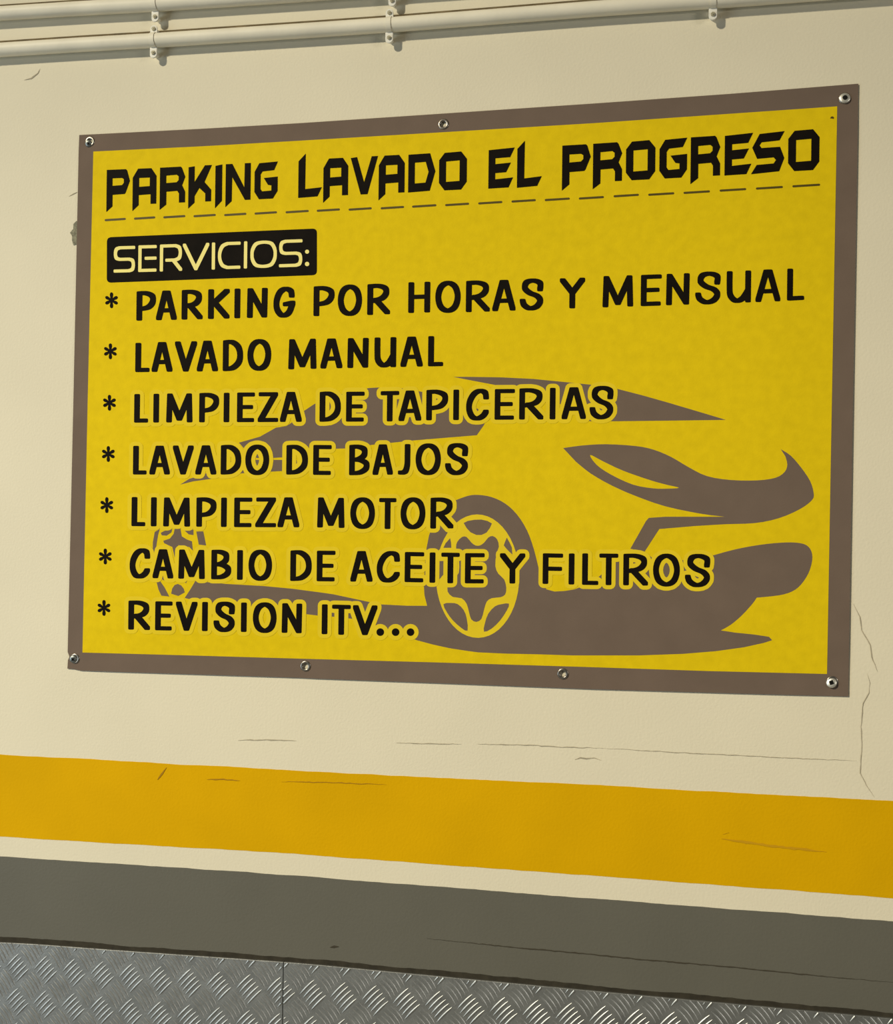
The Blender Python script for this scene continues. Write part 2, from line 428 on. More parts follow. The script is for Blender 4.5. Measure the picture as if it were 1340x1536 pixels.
# finer points round the corners, where the sheet is pulled in
for i in SCREWED:
    gp += [(EYE[i][0]+r*math.cos(a), EYE[i][1]+r*math.sin(a)) for r in (11, 17, 24, 32, 41) for a in np.arange(0, 6.28, .45)]
gp = [p for p in gp if inside(p, outline)]
v, f = cdt([outline], holes, gp)
sheet = band('sheet', v, f, M['brown'], 0., label='taupe printed border and backing of the banner'); sheet.data.shade_smooth()
so = sheet.modifiers.new('solid', 'SOLIDIFY'); so.thickness = .0007; so.offset = -1; so.use_rim = True
es = sheet.modifiers.new('edges', 'EDGE_SPLIT'); es.split_angle = .6
# make the sheet's faces look outwards, so that the thickness goes towards the wall
def face_out(o):
    bm = bmesh.new(); bm.from_mesh(o.data)
    for fc in bm.faces:
        if fc.normal.y > 0: fc.normal_flip()
    bm.to_mesh(o.data); bm.free()
face_out(sheet)
YF = dens([(140, 227.3), (300, 219.6), (440, 211.6), (667, 198.2), (890, 184.8), (1090, 171), (1256.3, 159.5), (1248.6, 585), (1241, 1011), (1060, 1006.5), (890, 1000.8), (650, 993.5), (450, 988), (280, 983), (123.7, 978.8), (131.6, 600)])
gy = [p for p in gridpts(100, 1290, 150, 1030, 10) if inside(p, YF)]
v, f = cdt([YF], (), gy); band('yellow_field', v, f, M['yellow'], .00018)
# hem stitched down both short sides
for xs in (((125.5, 206), (108.5, 990)), ):
    pass

# car picture, flat print
S = 2.233
def R(ox, oy, s, pts): return [(ox+x/s, oy+y/s) for x, y in pts]
roof = [(680.3, 565.4), (700, 565.2), (752, 566), (800, 568.4), (853, 573.6), (886, 577), (926.6, 583.4), (962, 592.5), (998.3, 602.7), (1045, 616.5), (1089.2, 629.8), (1000, 631), (926.6, 631.8), (885, 631.8), (840, 606), (790, 588), (741, 577), (712, 571.5)]
hood = [(358.5, 664), (390, 655), (414, 641.5), (430, 639), (445, 629), (456.7, 616), (472, 605.8), (510, 592), (553.7, 582), (567, 581.3), (605, 582.5), (640, 589), (673, 603), (700, 611), (717, 613), (728, 633), (726, 637.8), (715.5, 652.8), (670, 656.5), (622, 660.5), (560, 667), (522.7, 672.5), (505, 673), (470, 678), (424, 686), (408, 687), (385, 687), (365.5, 672)]
skirt = [(270.4, 726.9), (284, 718.2), (303, 713), (330, 700), (350, 690), (385, 689.8), (424, 689.8), (445, 690), (446, 696), (424, 706.5), (405, 707.5), (362, 710), (340, 715), (316.2, 718.3), (290, 722)]
lamp_ = smooth_path([(845.1, 672.1), (872.9, 668.3), (908.7, 666.3), (953.5, 669), (980.4, 674.4), (1007.2, 685.5), (1034, 701.2), (1061, 714.2), (1096.8, 720), (1137, 720.5), (1164, 716.5), (1177.4, 707.9), (1181.4, 696.7), (1178.4, 684.2)], 3) + \
    smooth_path([(1171.6, 673.9), (1186.3, 683.3), (1202, 701.2), (1215.5, 721.4), (1220.8, 739.3), (1218.5, 750), (1199.8, 763.9), (1168.4, 777.3), (1132.6, 784.6), (1087.8, 786.3), (1043, 789)], 3) + \
    [(989.3, 793.5), (966.9, 828), (945.9, 823), (969.2, 781.8), (973.6, 776.8), (998.3, 775.1)] + \
    smooth_path([(1087.8, 775.1), (1052, 770.6), (998.3, 759.4), (953.5, 743.8), (917.7, 728.1), (886.3, 710.2), (863.9, 692.3)], 3)
lamp_hole = smooth_path([(885.4, 682.3), (905, 692), (935, 706), (975, 720), (1000, 727), (1019, 731.6), (1001, 733), (980, 732.5), (950, 727), (917, 712), (895, 697)], 3, True)
body = [(293, 871.6), (338.5, 875.8), (395, 879), (437.8, 883), (480.3, 888.6), (500, 891.4), (542.5, 900.5), (571.4, 906.6), (610.7, 908.6), (640.9, 908.7), (637, 893), (636.1, 880), (637.8, 845), (640.2, 821.2), (643.7, 803.4), (652, 780), (666, 762)] + \
    smooth_path([(683, 750.6), (702, 743.8), (717.3, 742.3), (737.6, 745.6), (757.9, 755.2), (775.7, 771.7), (790.9, 795.8), (801, 823.7), (807.4, 849.1)], 3) + \
    [(813, 872), (820, 884), (832, 887.3), (848, 886.4), (862, 884), (884, 876), (900, 864), (920, 846), (946, 826), (968, 828), (985, 842), (1010, 842), (1045, 838)] + \
    smooth_path([(1070.2, 833), (1103, 824.1), (1139.1, 817.4), (1172, 814), (1195, 814), (1209.8, 817.6), (1217.5, 827), (1218.6, 841.2), (1213, 860), (1201.5, 877.3), (1188.4, 887.2), (1168.7, 893), (1135.9, 896.4)], 3) + \
    smooth_path([(1135, 897), (1129.3, 905.3), (1112.9, 923.3), (1096.5, 937.1), (1081.7, 945.6)], 3) + \
    [(1103, 948.9), (1132.6, 951.9), (1153.9, 955.2), (1158.6, 960.3), (1145.7, 964.4), (1116.2, 970.9), (1073.5, 976.8), (1024.2, 980.8), (958.5, 983.1), (859.4, 983.1), (813.7, 981.6), (760, 980.4), (717.3, 978.5), (702, 976.5), (674.2, 972.2), (648.8, 966.6), (625.5, 960.3), (585, 946), (545, 932), (527, 928), (500, 925), (476, 923.2), (459, 921.2), (430, 917), (396, 911), (340, 906), (300, 902), (277, 897), (285, 885)]
arch_in = None
ex = .00027
polys = [dens(p, 20) for p in (roof, hood, skirt, body)]
car = empty('car_picture', BO); car.parent = banner; car.location = (0, 0, 0); car['label'] = 'taupe silhouette of a sports car printed on the banner'
for nm, q, hh in (('roof_shape', roof, []), ('bonnet_shape', hood, []), ('skirt_shape', skirt, []), ('body_shape', body, []), ('headlamp_shape', lamp_, [lamp_hole])):
    g = [p for p in gridpts(260, 1230, 560, 990, 14) if inside(p, q)]
    v, f = cdt([dens(q, 20)], hh, g); band(nm, v, f, M['brown'], ex+(.00002 if nm == 'headlamp_shape' else 0), car)
# wheels: yellow rim ring over the silhouette, taupe openings inside it
rim = circ(716.6, 864.2, 62.6, 48, 92.6, -.01)
g = [p for p in gridpts(650, 790, 765, 965, 14) if inside(p, rim)]
v, f = cdt([rim], (), g); band('wheel_rim', v, f, M['halo'], .00034, car)
def W4(p): return R(560, 740, 3.941, p)
win = [W4([(535, 175), (560, 163), (600, 156), (640, 155), (675, 163), (702, 178), (690, 205), (670, 232), (640, 246), (610, 246), (575, 230), (552, 205)]),
  W4([(415, 322), (428, 295), (455, 265), (460, 290), (462, 322)]), W4([(790, 262), (806, 290), (820, 320), (823, 362), (790, 330), (772, 308), (780, 285)]),
  W4(smooth_path([(490, 318), (497, 287), (525, 258), (552, 258), (580, 290), (605, 308), (632, 308), (657, 290), (680, 262), (706, 252), (733, 272), (743, 315), (728, 360), (722, 430), (740, 475), (775, 510), (787, 560), (780, 598), (752, 614), (700, 620), (670, 642), (655, 690), (640, 742), (610, 760), (580, 745), (566, 700), (552, 652), (522, 620), (470, 612), (440, 580), (445, 540), (480, 500), (506, 470), (508, 400), (495, 350)], 2, True)),
  W4(smooth_path([(415, 655), (460, 648), (500, 655), (535, 690), (553, 740), (558, 812), (520, 795), (470, 750), (437, 705)], 2, True)),
  W4(smooth_path([(655, 818), (660, 770), (680, 712), (720, 668), (760, 655), (803, 652), (790, 692), (750, 752), (700, 800)], 2, True)),
  W4([(390, 400), (417, 400), (415, 480), (392, 508), (384, 470)])]
for q in win:
    v, f = cdt([q]); band('wheel_opening', v, f, M['brown'], .00041, car)
def W7(p): return R(140, 700, 3.526, p)
small = [W7([(352, 330), (325, 345), (315, 400), (314, 480), (326, 470), (335, 410), (343, 360)]),
  W7([(357, 350), (375, 340), (418, 330), (413, 348), (388, 365), (362, 363)]),
  W7([(430, 330), (460, 322), (468, 368), (495, 385), (522, 395), (527, 445), (508, 425), (450, 415), (430, 480), (418, 425), (375, 405), (370, 392), (405, 380), (425, 355)]),
  W7([(483, 338), (530, 333), (530, 362), (505, 358)]), W7([(545, 343), (582, 342), (597, 417), (558, 412)]),
  W7([(335, 612), (350, 600), (378, 640), (402, 687), (360, 682), (345, 650)]),
  W7([(412, 672), (417, 645), (430, 626), (447, 620), (465, 628), (478, 645), (484, 665), (450, 684)]),
  W7([(360, 583), (375, 580), (378, 602), (368, 600)]), W7([(484, 606), (498, 598), (490, 618)])]
for q in small:
    v, f = cdt([q]); band('rear_wheel_spoke', v, f, M['brown'], ex, car)

# ---------------- lettering
def pen(a, b, n=3.4, k=20):
    o = []
    for i in range(k):
        t = 2*math.pi*(i+.5)/k; c, s = math.cos(t), math.sin(t)
        o.append((a*math.copysign(abs(c)**(2/n), c), b*math.copysign(abs(s)**(2/n), s)))
    return o
def grow(P, r):
    k = len(P); o = []
    for i in range(k):
        x0, y0 = P[i-1]; x1, y1 = P[(i+1) % k]; dx, dy = x1-x0, y1-y0; L = math.hypot(dx, dy)
        o.append((P[i][0]+dy/L*r, P[i][1]-dx/L*r))
    return o
def hull(pts):
    pts = sorted(set((round(x, 4), round(y, 4)) for x, y in pts))
    def half(ps):
        h = []
        for p in ps:
            while len(h) > 1 and (h[-1][0]-h[-2][0])*(p[1]-h[-2][1])-(h[-1][1]-h[-2][1])*(p[0]-h[-2][0]) <= 0: h.pop()
            h.append(p)
        return h[:-1]
    return half(pts)+half(reversed(pts))
def sweep(path, P): return [dens(h, 10) for h in sweep_(path, P)]
def sweep_(path, P):
    if len(path) == 1: return [hull([(path[0][0]+x, path[0][1]+y) for x, y in P])]
    return [hull([(q[0]+x, q[1]+y) for q in (a, b) for x, y in P]) for a, b in zip(path, path[1:])]
# glyphs: unit box, y down; 's' = smooth curve, 'l' = straight, 'o' = closed ring
G = {
 'A': [('l', [(0, 1), (.40, .0)]), ('l', [(.40, 0), (.58, 0)]), ('l', [(.58, 0), (1, 1)]), ('l', [(.2, .70), (.84, .70)])],
 'B': [('l', [(0, 0), (0, 1)]), ('s', [(0, 0), (.45, .0), (.84, .1), (.84, .32), (.5, .46), (.1, .49)]), ('s', [(.1, .49), (.6, .51), (1, .64), (.96, .84), (.55, .98), (0, 1)])],
 'C': [('s', [(1, .24), (.93, .06), (.62, 0), (.28, .12), (.04, .4), (.02, .7), (.22, .95), (.55, 1), (.85, .9), (1, .76)])],
 'D': [('l', [(0, 0), (0, 1)]), ('s', [(0, 0), (.45, .0), (.86, .18), (1, .48), (.9, .76), (.5, .96), (0, 1)])],
 'E': [('l', [(0, 0), (0, 1)]), ('l', [(0, 0), (1, 0)]), ('l', [(0, .49), (.86, .49)]), ('l', [(0, 1), (.95, 1)])],
 'F': [('l', [(0, 0), (0, 1)]), ('l', [(0, 0), (1, 0)]), ('l', [(0, .50), (.94, .50)])],
 'G': [('s', [(.95, .26), (.88, .08), (.55, 0), (.22, .12), (.02, .42), (.03, .72), (.25, .95), (.5, 1), (.8, .88), (1, .56)]), ('l', [(.58, .58), (1, .53)])],
 'H': [('l', [(0, 0), (0, 1)]), ('l', [(1, 0), (1, 1)]), ('l', [(0, .48), (1, .48)])],
 'I': [('l', [(.5, 0), (.5, 1)])],
 'J': [('s', [(1, 0), (1, .35), (.98, .7), (.75, .93), (.35, 1), (0, 1)])],
 'K': [('l', [(0, 0), (0, 1)]), ('l', [(1, 0), (.08, .52)]), ('l', [(.25, .46), (1, 1)])],
 'L': [('l', [(0, 0), (0, 1)]), ('l', [(0, 1), (1, 1)])],
 'M': [('l', [(.0, 1), (.03, 0)]), ('l', [(.03, 0), (.5, .93)]), ('l', [(.5, .93), (.96, 0)]), ('l', [(.96, 0), (1, 1)])],
 'N': [('l', [(0, 1), (0.02, 0)]), ('l', [(.02, 0), (.98, 1)]), ('l', [(.98, 1), (1, 0)])],
 'O': [('o', [(.5, 0), (.86, .14), (1, .5), (.86, .86), (.5, 1), (.14, .86), (0, .5), (.14, .14)])],
 'P': [('l', [(0, 0), (0, 1)]), ('s', [(0, 0), (.5, .0), (.95, .12), (.98, .36), (.65, .56), (0.05, .62)])],
 'R': [('l', [(0, 0), (0, 1)]), ('s', [(0, 0), (.5, .0), (.88, .1), (.92, .3), (.65, .48), (0.05, .56)]), ('l', [(.34, .52), (1, 1)])],
 'S': [('s', [(.98, .32), (.98, .1), (.62, 0), (.22, .05), (.12, .26), (.4, .44), (.82, .56), (1, .74), (.8, .94), (.42, 1), (.1, .88), (0, .72)])],
 'T': [('l', [(0, 0), (1, 0)]), ('l', [(.5, 0), (.5, 1)])],
 'U': [('s', [(0, 0), (0, .45), (.05, .8), (.35, 1), (.7, .93), (.98, .66)]), ('l', [(1, 0), (1, 1)])],
 'V': [('l', [(0, 0), (.5, 1)]), ('l', [(.5, 1), (1, 0)])],
 'Y': [('l', [(0, 0), (.5, .48)]), ('l', [(1, 0), (.5, .48)]), ('l', [(.5, .48), (.5, 1)])],
 'Z': [('l', [(.05, 0), (.98, 0)]), ('l', [(.98, 0), (0, 1)]), ('l', [(0, 1), (1, 1)])],
}
OVER = {'O': .8, 'S': .8, 'C': .8, 'G': .8}
def letter(ch, x0, x1, top, base, a, b, glyphs=G):
    """list of pixel paths for a letter spanning x0..x1 between the top and base lines"""
    out = []
    ov = OVER.get(ch, 0)
    for kind, pts in glyphs[ch]:
        if kind == 's': pts = smooth_path(pts, 5)
        if kind == 'o': pts = smooth_path(pts, 4, True); pts = pts+[pts[0]]
        q = []
        xm = (x0+x1)/2; yt = ip(top, xm); yb = ip(base, xm)
        sl = (ip(base, x1)-ip(base, x0))/(x1-x0) if x1 > x0 else 0
        for u, vv in pts:
            x = x0+a+u*(x1-x0-2*a) if ch != 'I' else xm
            y = yt-ov+b+vv*(yb-yt+2*ov-2*b)+sl*(x-xm)
            x += LEAN*((yt+yb)/2-y)
            q.append((x, y))
        out.append(q)
    return out
LEAN = .012
def star(cx, cy, s=1.0):
    o = []
    for k in range(6):
        a = math.pi/2+k*math.pi/3
        u = (math.cos(a), -math.sin(a)); n = (-u[1], u[0]); L = 10.2*s*(1.08 if k in (0, 3) else .95)
        o.append([(cx-n[0]*1.1, cy-n[1]*1.1), (cx+u[0]*L*.75-n[0]*2.5, cy+u[1]*L*.75-n[1]*2.5), (cx+u[0]*L-n[0]*1.9, cy+u[1]*L-n[1]*1.9),
                  (cx+u[0]*(L+1), cy+u[1]*(L+1)), (cx+u[0]*L+n[0]*1.9, cy+u[1]*L+n[1]*1.9), (cx+u[0]*L*.75+n[0]*2.5, cy+u[1]*L*.75+n[1]*2.5), (cx+n[0]*1.1, cy+n[1]*1.1)])
    o.append(circ(cx, cy, 2.2, 10))
    return o
c4 = lambda a: 140+a/3.526
c5 = lambda a: 500+a/3.526
c6 = lambda a: 860+a/3.526
c9 = lambda a: 860+a/3.045
f3 = lambda a: 220+a/2.577
def L(s, fn, *xs): return [(ch, fn(xs[2*i]), fn(xs[2*i+1])) for i, ch in enumerate(s)]
LINES = [
 ('* PARKING POR HORAS Y MENSUAL', (96, 107, 4), L('PARKING', c4, 228, 330, 332, 442, 467, 579, 607, 721, 746, 778, 813, 922, 953, 1069)+L('P', c4, 1165, 1275)+
   L('OR', c5, 24, 152, 180, 301)+L('HORAS', c5, 397, 513, 540, 674, 702, 829, 842, 965, 987, 1111)+L('Y', c5, 1198, 1332)+
   L('MENSUAL', c6, 156, 318, 358, 468, 492, 616, 646, 779, 812, 941, 965, 1097, 1132, 1223),
   [(205, 437), (335, 433.3), (480, 429.4), (560, 426), (630, 422.8), (710, 421), (860, 416.8), (905, 414), (985, 411.6), (1155, 404), (1190, 402.5)],
   [(208, 481), (335, 478), (480, 474), (555, 472.5), (630, 469), (710, 468), (860, 462.5), (908, 461), (970, 459), (1165, 452), (1200, 450)]),
 ('* LAVADO MANUAL', (90, 377, 4), L('LAVADO', c4, 222, 298, 309, 419, 431, 548, 548, 660, 685, 792, 815, 941)+L('MA', c4, 1032, 1181, 1202, 1318)+L('NUAL', c5, 75, 187, 218, 333, 356, 474, 502, 582),
   [(205, 514.5), (240, 513), (335, 510.2), (440, 508.5), (520, 507.3), (650, 504)], [(208, 558.1), (340, 556.7), (440, 553.9), (505, 552.4), (530, 551.9), (655, 549.3)]),
 ('* LIMPIEZA DE TAPICERIAS', (85, 649, 4), L('LIMPIEZA', c4, 216, 291, 318, 348, 386, 526, 560, 665, 690, 720, 760, 855, 870, 979, 988, 1104)+L('D', c4, 1197, 1310)+
   L('E', c5, 68, 166)+L('TAPICERIA', c5, 250, 349, 346, 467, 492, 607, 634, 667, 703, 824, 854, 961, 984, 1113, 1144, 1178, 1209, 1338)+L('S', c6, 87, 213),
   [(203, 591), (270, 590), (437, 587.7), (530, 587.5), (585, 586.5), (650, 584.7), (760, 583.4), (830, 581.6), (905, 579.5)],
   [(205, 634.1), (450, 632.9), (583, 632.3), (645, 630.6), (760, 629.6), (830, 629.2), (905, 628.2)]),
 ('* LAVADO DE BAJOS', (79, 920, 4), L('LAVADO', c4, 210, 283, 297, 406, 420, 531, 540, 652, 674, 783, 804, 931)+L('DE', c4, 1021, 1136, 1163, 1261)+
   L('BAJOS', f3, 783, 861, 874, 953, 972, 1020, 1040, 1138, 1154, 1243),
   [(200, 668.7), (340, 667.6), (440, 667.6), (527, 667.2), (600, 666), (690, 665.4)], [(200, 711.9), (440, 712), (525, 713), (600, 712), (690, 712)]),
 ('* LIMPIEZA MOTOR', (71, 203, 7), L('LIMPIEZA', c4, 202, 276, 304, 336, 370, 513, 545, 651, 674, 708, 745, 841, 857, 968, 975, 1091)+[('M', 476, 517.2)]+
   L('OTOR', c5, 90, 221, 242, 334, 356, 488, 514, 637),
   [(200, 745.4), (265, 746.2), (365, 746.3), (435, 745.9), (480, 746.2), (580, 747), (660, 746.4)], [(200, 789.3), (362, 790.8), (435, 791), (480, 791.3), (582, 793.6), (650, 793)]),
 ('* CAMBIO DE ACEITE Y FILTROS', (63, 475, 7), L('CAMBIO', c4, 192, 301, 314, 424, 450, 591, 624, 728, 760, 792, 821, 946)+L('DE', c4, 1042, 1156, 1182, 1281)+
   L('ACEITE', c5, 91, 209, 230, 353, 378, 481, 507, 543, 571, 669, 697, 801)+L('Y', c5, 881, 1016)+L('FI', c5, 1108, 1216, 1244, 1278)+L('LTROS', c9, 41, 116, 119, 206, 229, 343, 365, 488, 511, 626),
   [(205, 823), (265, 824.2), (330, 824.8), (440, 825.6), (540, 826.4), (620, 828), (710, 829.6), (820, 830.1), (880, 830), (1045, 831.6)],
   [(210, 867), (335, 869.3), (440, 871.6), (540, 872.6), (620, 873.4), (675, 875), (770, 875.4), (820, 876), (885, 877.5), (955, 878.3), (1045, 880)]),
 ('* REVISION ITV...', (56, 747, 7), L('REVISION', c4, 185, 301, 327, 419, 436, 551, 575, 606, 636, 749, 781, 812, 844, 970, 997, 1105)+L('I', c4, 1207, 1241)+[('T', 498, 526.3), ('V', 529.3, 566.2)],
   [(195, 900.7), (245, 902), (340, 903.2), (440, 905), (515, 907.2), (550, 907.8)], [(200, 944.6), (240, 945.6), (300, 946.6), (440, 949.7), (515, 952.4), (550, 952.8)]),
]
PA, PB = 4.4, 3.2
PEN = pen(PA, PB, 4.6); HALO = grow(PEN, 6.1)
if sum(x for x, y in HALO if x > 0) < sum(x for x, y in PEN if x > 0): HALO = grow(PEN, -6.1)
def text_line(label):
    e = empty('text_line', (0, 0, 0)); e.parent = banner; e['label'] = label; return e
for name, (sx, sy, rowc), letters, top, base in LINES:
    tl = text_line('black rounded text reading '+name.replace('* ', ''))
    cx = 140+sx/3.526; cy = (420 if rowc == 4 else 700)+sy/3.526
    v, f = cdt(star(cx, cy)); band('asterisk', v, f, M['black'], .00057, tl)
    hs = []; it = iter(letters)
    def flush():
        if hs and not name.startswith(('* PARKING', '* LAVADO MAN')):
            v, f = cdt(hs); band('word_outline', v, f, M['halo'], .00048, tl)
        hs.clear()
    for c_ in name[2:].replace('...', ''):
        if c_ == ' ': flush(); continue
        ch, x0, x1 = next(it); ps = []
        for path in letter(ch, x0, x1, top, base, PA, PB):
            ps += sweep(path, PEN); hs += sweep(path[::2]+([path[-1]] if len(path) % 2 == 0 else []) if len(path) > 6 else path, HALO)
        v, f = cdt(ps); band('letter', v, f, M['black'], .00057, tl)
    if 'ITV' in name:
        for px in (570.6, 593.6, 616.0):
            v, f = cdt([circ(px, 948.2, 5.8, 18)]); band('dot', v, f, M['black'], .00057, tl); hs.append(circ(px, 948.2, 12.3, 20))
    flush()

# title: angular display letters, each traced in its own unit box (x right, y down; below 1 = tail)
TG = {
 'P': ([(0, 0), (.83, 0), (.88, .04), (1, .33), (.82, .66), (.78, .69), (.26, .70), (.26, 1.02), (0, 1.17)], [(.25, .24), (.66, .24), (.74, .28), (.74, .38), (.66, .44), (.25, .45)]),
 'A': ([(0, 1.18), (0, .25), (.22, .0), (.78, 0), (1, .22), (1, 1), (.76, 1), (.76, .73), (.26, .74), (.26, 1.02)], [(.27, .26), (.72, .26), (.72, .50), (.27, .51)]),
 'R': ([(0, 0), (.82, 0), (.87, .04), (1, .29), (.88, .52), (1, .70), (1, 1), (.76, 1), (.76, .75), (.69, .67), (.26, .68), (.26, 1.04), (0, 1.18)], [(.25, .23), (.66, .22), (.74, .27), (.74, .37), (.66, .43), (.25, .44)]),
 'K': ([(0, .03), (.26, .01), (.26, .45), (.70, 0), (1, 0), (.69, .46), (.98, .68), (.98, 1), (.73, 1), (.73, .78), (.47, .62), (.27, .84), (.27, 1.02), (0, 1.18)], None),
 'I': ([(0, .03), (1, 0), (1, 1.0), (0, 1.2)], None),
 'N': ([(0, 0), (.26, 0), (.75, .66), (.76, 0), (1, 0), (1, 1), (.78, 1), (.26, .36), (.25, 1.02), (0, 1.18)], None),
 'G': ([(.2, .02), (1, 0), (.84, .23), (.34, .25), (.26, .33), (.26, .72), (.33, .79), (.73, .78), (.73, .64), (.58, .62), (.40, .43), (1, .41), (1, .8), (.8, 1), (.2, 1), (0, .8), (0, .25)], None),
 'L': ([(0, .03), (.30, -.17), (.29, .79), (1, .76), (.82, 1), (0, 1.02)], None),
 'V': ([(0, .02), (.23, 0), (.5, .68), (.77, 0), (1, 0), (.63, 1), (.38, 1)], None),
 'D': ([(0, .01), (.80, 0), (1, .48), (.80, .99), (0, 1.01)], [(.24, .23), (.64, .22), (.75, .49), (.64, .77), (.24, .78)]),
 'O': ([(.2, .01), (.79, 0), (1, .2), (1, .8), (.8, 1), (.2, 1), (0, .8), (0, .2)], [(.25, .24), (.74, .23), (.74, .77), (.25, .78)]),
 'E': ([(0, .02), (1, -.01), (.83, .23), (.26, .24), (.26, .39), (.86, .37), (.68, .61), (.26, .62), (.26, .78), (.95, .75), (.78, 1), (0, 1.01)], None),
 'S': ([(.25, .03), (1, 0), (.85, .22), (.31, .24), (.25, .31), (.31, .38), (.87, .38), (1, .66), (.85, .98), (0, 1.01), (.17, .79), (.68, .78), (.75, .70), (.68, .63), (.18, .64), (.03, .36)], None),
}
TT = [(160, 254.8), (225, 252.3), (410, 242.5), (480, 238.5), (545, 235), (680, 228), (750, 222.8), (860, 217.6), (960, 211), (1070, 203.8), (1170, 197), (1228, 193.2)]
TB = [(160, 308.8), (230, 305.5), (315, 301.8), (375, 299.5), (450, 295.6), (545, 291.5), (620, 287.8), (680, 284.8), (740, 282), (790, 279.8), (860, 275), (925, 271.5), (1010, 267), (1070, 263.5), (1130, 260.5), (1200, 256), (1228, 254.6)]
TL = list(zip('PARKINGLAVADOELPROGRESO', [(159.9, 194.7), (199, 234.6), (239.8, 277.8), (282.7, 317.6), (323, 333.2), (338.5, 376), (381.9, 416.6), (447.7, 483), (485.2, 522.3), (526, 566.8), (568.3, 607.1), (612.6, 653.2), (658.8, 700.4),
   (733, 771.9), (776, 813), (843.5, 886.2), (889.8, 933.4), (939.3, 983.2), (989.5, 1030.9), (1036.4, 1080.6), (1087.4, 1129.6), (1127.2, 1176.9), (1182.7, 1229.5)]))
tl = text_line('black angular title reading PARKING LAVADO EL PROGRESO')
for ch, (x0, x1) in TL:
    o_, h_ = TG[ch]
    def mp(p):
        r = []
        for u, vv in p:
            x = x0+u*(x1-x0); yt = ip(TT, x); yb = ip(TB, x)
            y = yt+vv*(yb-yt); r.append((x+LEAN*((yt+yb)/2-y), y))
        return r
    v, f = cdt([dens(mp(o_), 10)], [dens(mp(h_), 10)] if h_ else [])
    band('letter', v, f, M['black'], .00057, tl)
# dashed line under the title
D = [(c4(a), c4(b), 160+y/3.526) for a, b, y in ((60, 172, 597), (215, 328, 589), (370, 487, 582), (530, 648, 576), (692, 810, 570), (853, 972, 562), (1017, 1140, 555), (1182, 1305, 547))]
D += [(c5(a), c5(b), 160+y/3.526) for a, b, y in ((81, 204, 541), (251, 375, 534), (417, 546, 525), (592, 719, 517), (767, 895, 508), (943, 1072, 498), (1119, 1252, 490))]
D += [(c6(a), c6(b), 160+y/3.526) for a, b, y in ((30, 163, 482), (214, 348, 470), (397, 535, 462), (584, 724, 452), (775, 916, 440), (967, 1110, 429), (1160, 1307, 417))]
dl = empty('dashed_line', (0, 0, 0)); dl.parent = banner; dl['label'] = 'olive dashed line under the title'
for x0, x1, y in D:
    v, f = cdt(sweep([(x0+1.8, y+(x1-x0)*.028), (x1-1.8, y-(x1-x0)*.028)], pen(1.8, 1.65, 2))); band('dash', v, f, M['dash'], .0003, dl)
# heading plate
bx = []
cn = [(160.4, 355.9), (475.6, 342.7), (475.6, 412.6), (160.2, 424.2)]
rr = 7
for i, (x, y) in enumerate(cn):
    p = Vector(cn[i-1]); q = Vector((x, y)); n_ = Vector(cn[(i+1) % 4])
    a = q+(p-q).normalized()*rr; b = q+(n_-q).normalized()*rr
    for k in range(7):
        t = k/6; bx.append(tuple(a*(1-t)**2+q*2*t*(1-t)+b*t*t))
g = [p for p in gridpts(155, 480, 340, 425, 14) if inside(p, bx)]
v, f = cdt([dens(bx, 10)], (), g); hp = band('heading_plate', v, f, M['black'], .00032, label='black rounded plate behind the word SERVICIOS')
SG = {
 'S': [('l', [(1, 0), (.25, 0)]), ('s', [(.25, 0), (.06, .06), (0, .25), (.06, .44), (.25, .5)]), ('l', [(.25, .5), (.75, .5)]), ('s', [(.75, .5), (.94, .56), (1, .75), (.94, .94), (.75, 1)]), ('l', [(.75, 1), (0, 1)])],
 'E': [('l', [(1, 0), (0, 0)]), ('l', [(0, 0), (0, 1)]), ('l', [(0, 1), (1, 1)]), ('l', [(.42, .49), (1, .49)])],
 'R': [('l', [(0, 1), (0, 0)]), ('l', [(0, 0), (.7, 0)]), ('s', [(.7, 0), (.9, .08), (.96, .3), (.9, .52), (.7, .6)]), ('l', [(.7, .6), (.28, .6)]), ('l', [(.6, .6), (.98, 1)])],
 'V': G['V'], 'I': G['I'],
 'C': [('l', [(1, 0), (.4, 0)]), ('s', [(.4, 0), (.14, .1), (0, .35), (0, .65), (.14, .9), (.4, 1)]), ('l', [(.4, 1), (1, 1)])],
 'O': [('o', [(.5, 0), (.82, .06), (.97, .28), (1, .5), (.97, .72), (.82, .94), (.5, 1), (.18, .94), (.03, .72), (0, .5), (.03, .28), (.18, .06)])],
}
st = [(180, 369.4), (250, 366.6), (330, 363.4), (445, 359)]; sb = [(180, 408.8), (250, 407), (330, 404), (445, 400.2)]
ps = []
p2 = pen(2.45, 2.35, 4)
for ch, a, b in zip('SERVICIOS', (108, 238, 352, 473, 626, 661, 796, 831, 983), (221, 335, 473, 613, 645, 779, 815, 971, 1106)):
    sv = dict(OVER); OVER.clear()
    ps = []
    for path in letter(ch, c4(a), c4(b), st, sb, 2.45, 2.35, SG): ps += sweep(path, p2)
    OVER.update(sv)
    v, f = cdt(ps); band('letter', v, f, M['cream'], .00043, hp, 'pale yellow letter')
for q in (circ(c4(1131), 160+767/3.526, 3.1, 14), circ(c4(1131), 160+832/3.526, 3.3, 14)):
    v, f = cdt([q]); band('dot', v, f, M['cream'], .00043, hp, 'pale yellow dot of the colon')
# small burn mark near the upper right corner
v, f = cdt([[(1245.5, 177.5), (1247, 175), (1250, 174.5), (1252, 177), (1250.5, 178.2)]]); band('mark', v, f, M['dash'], .0003)

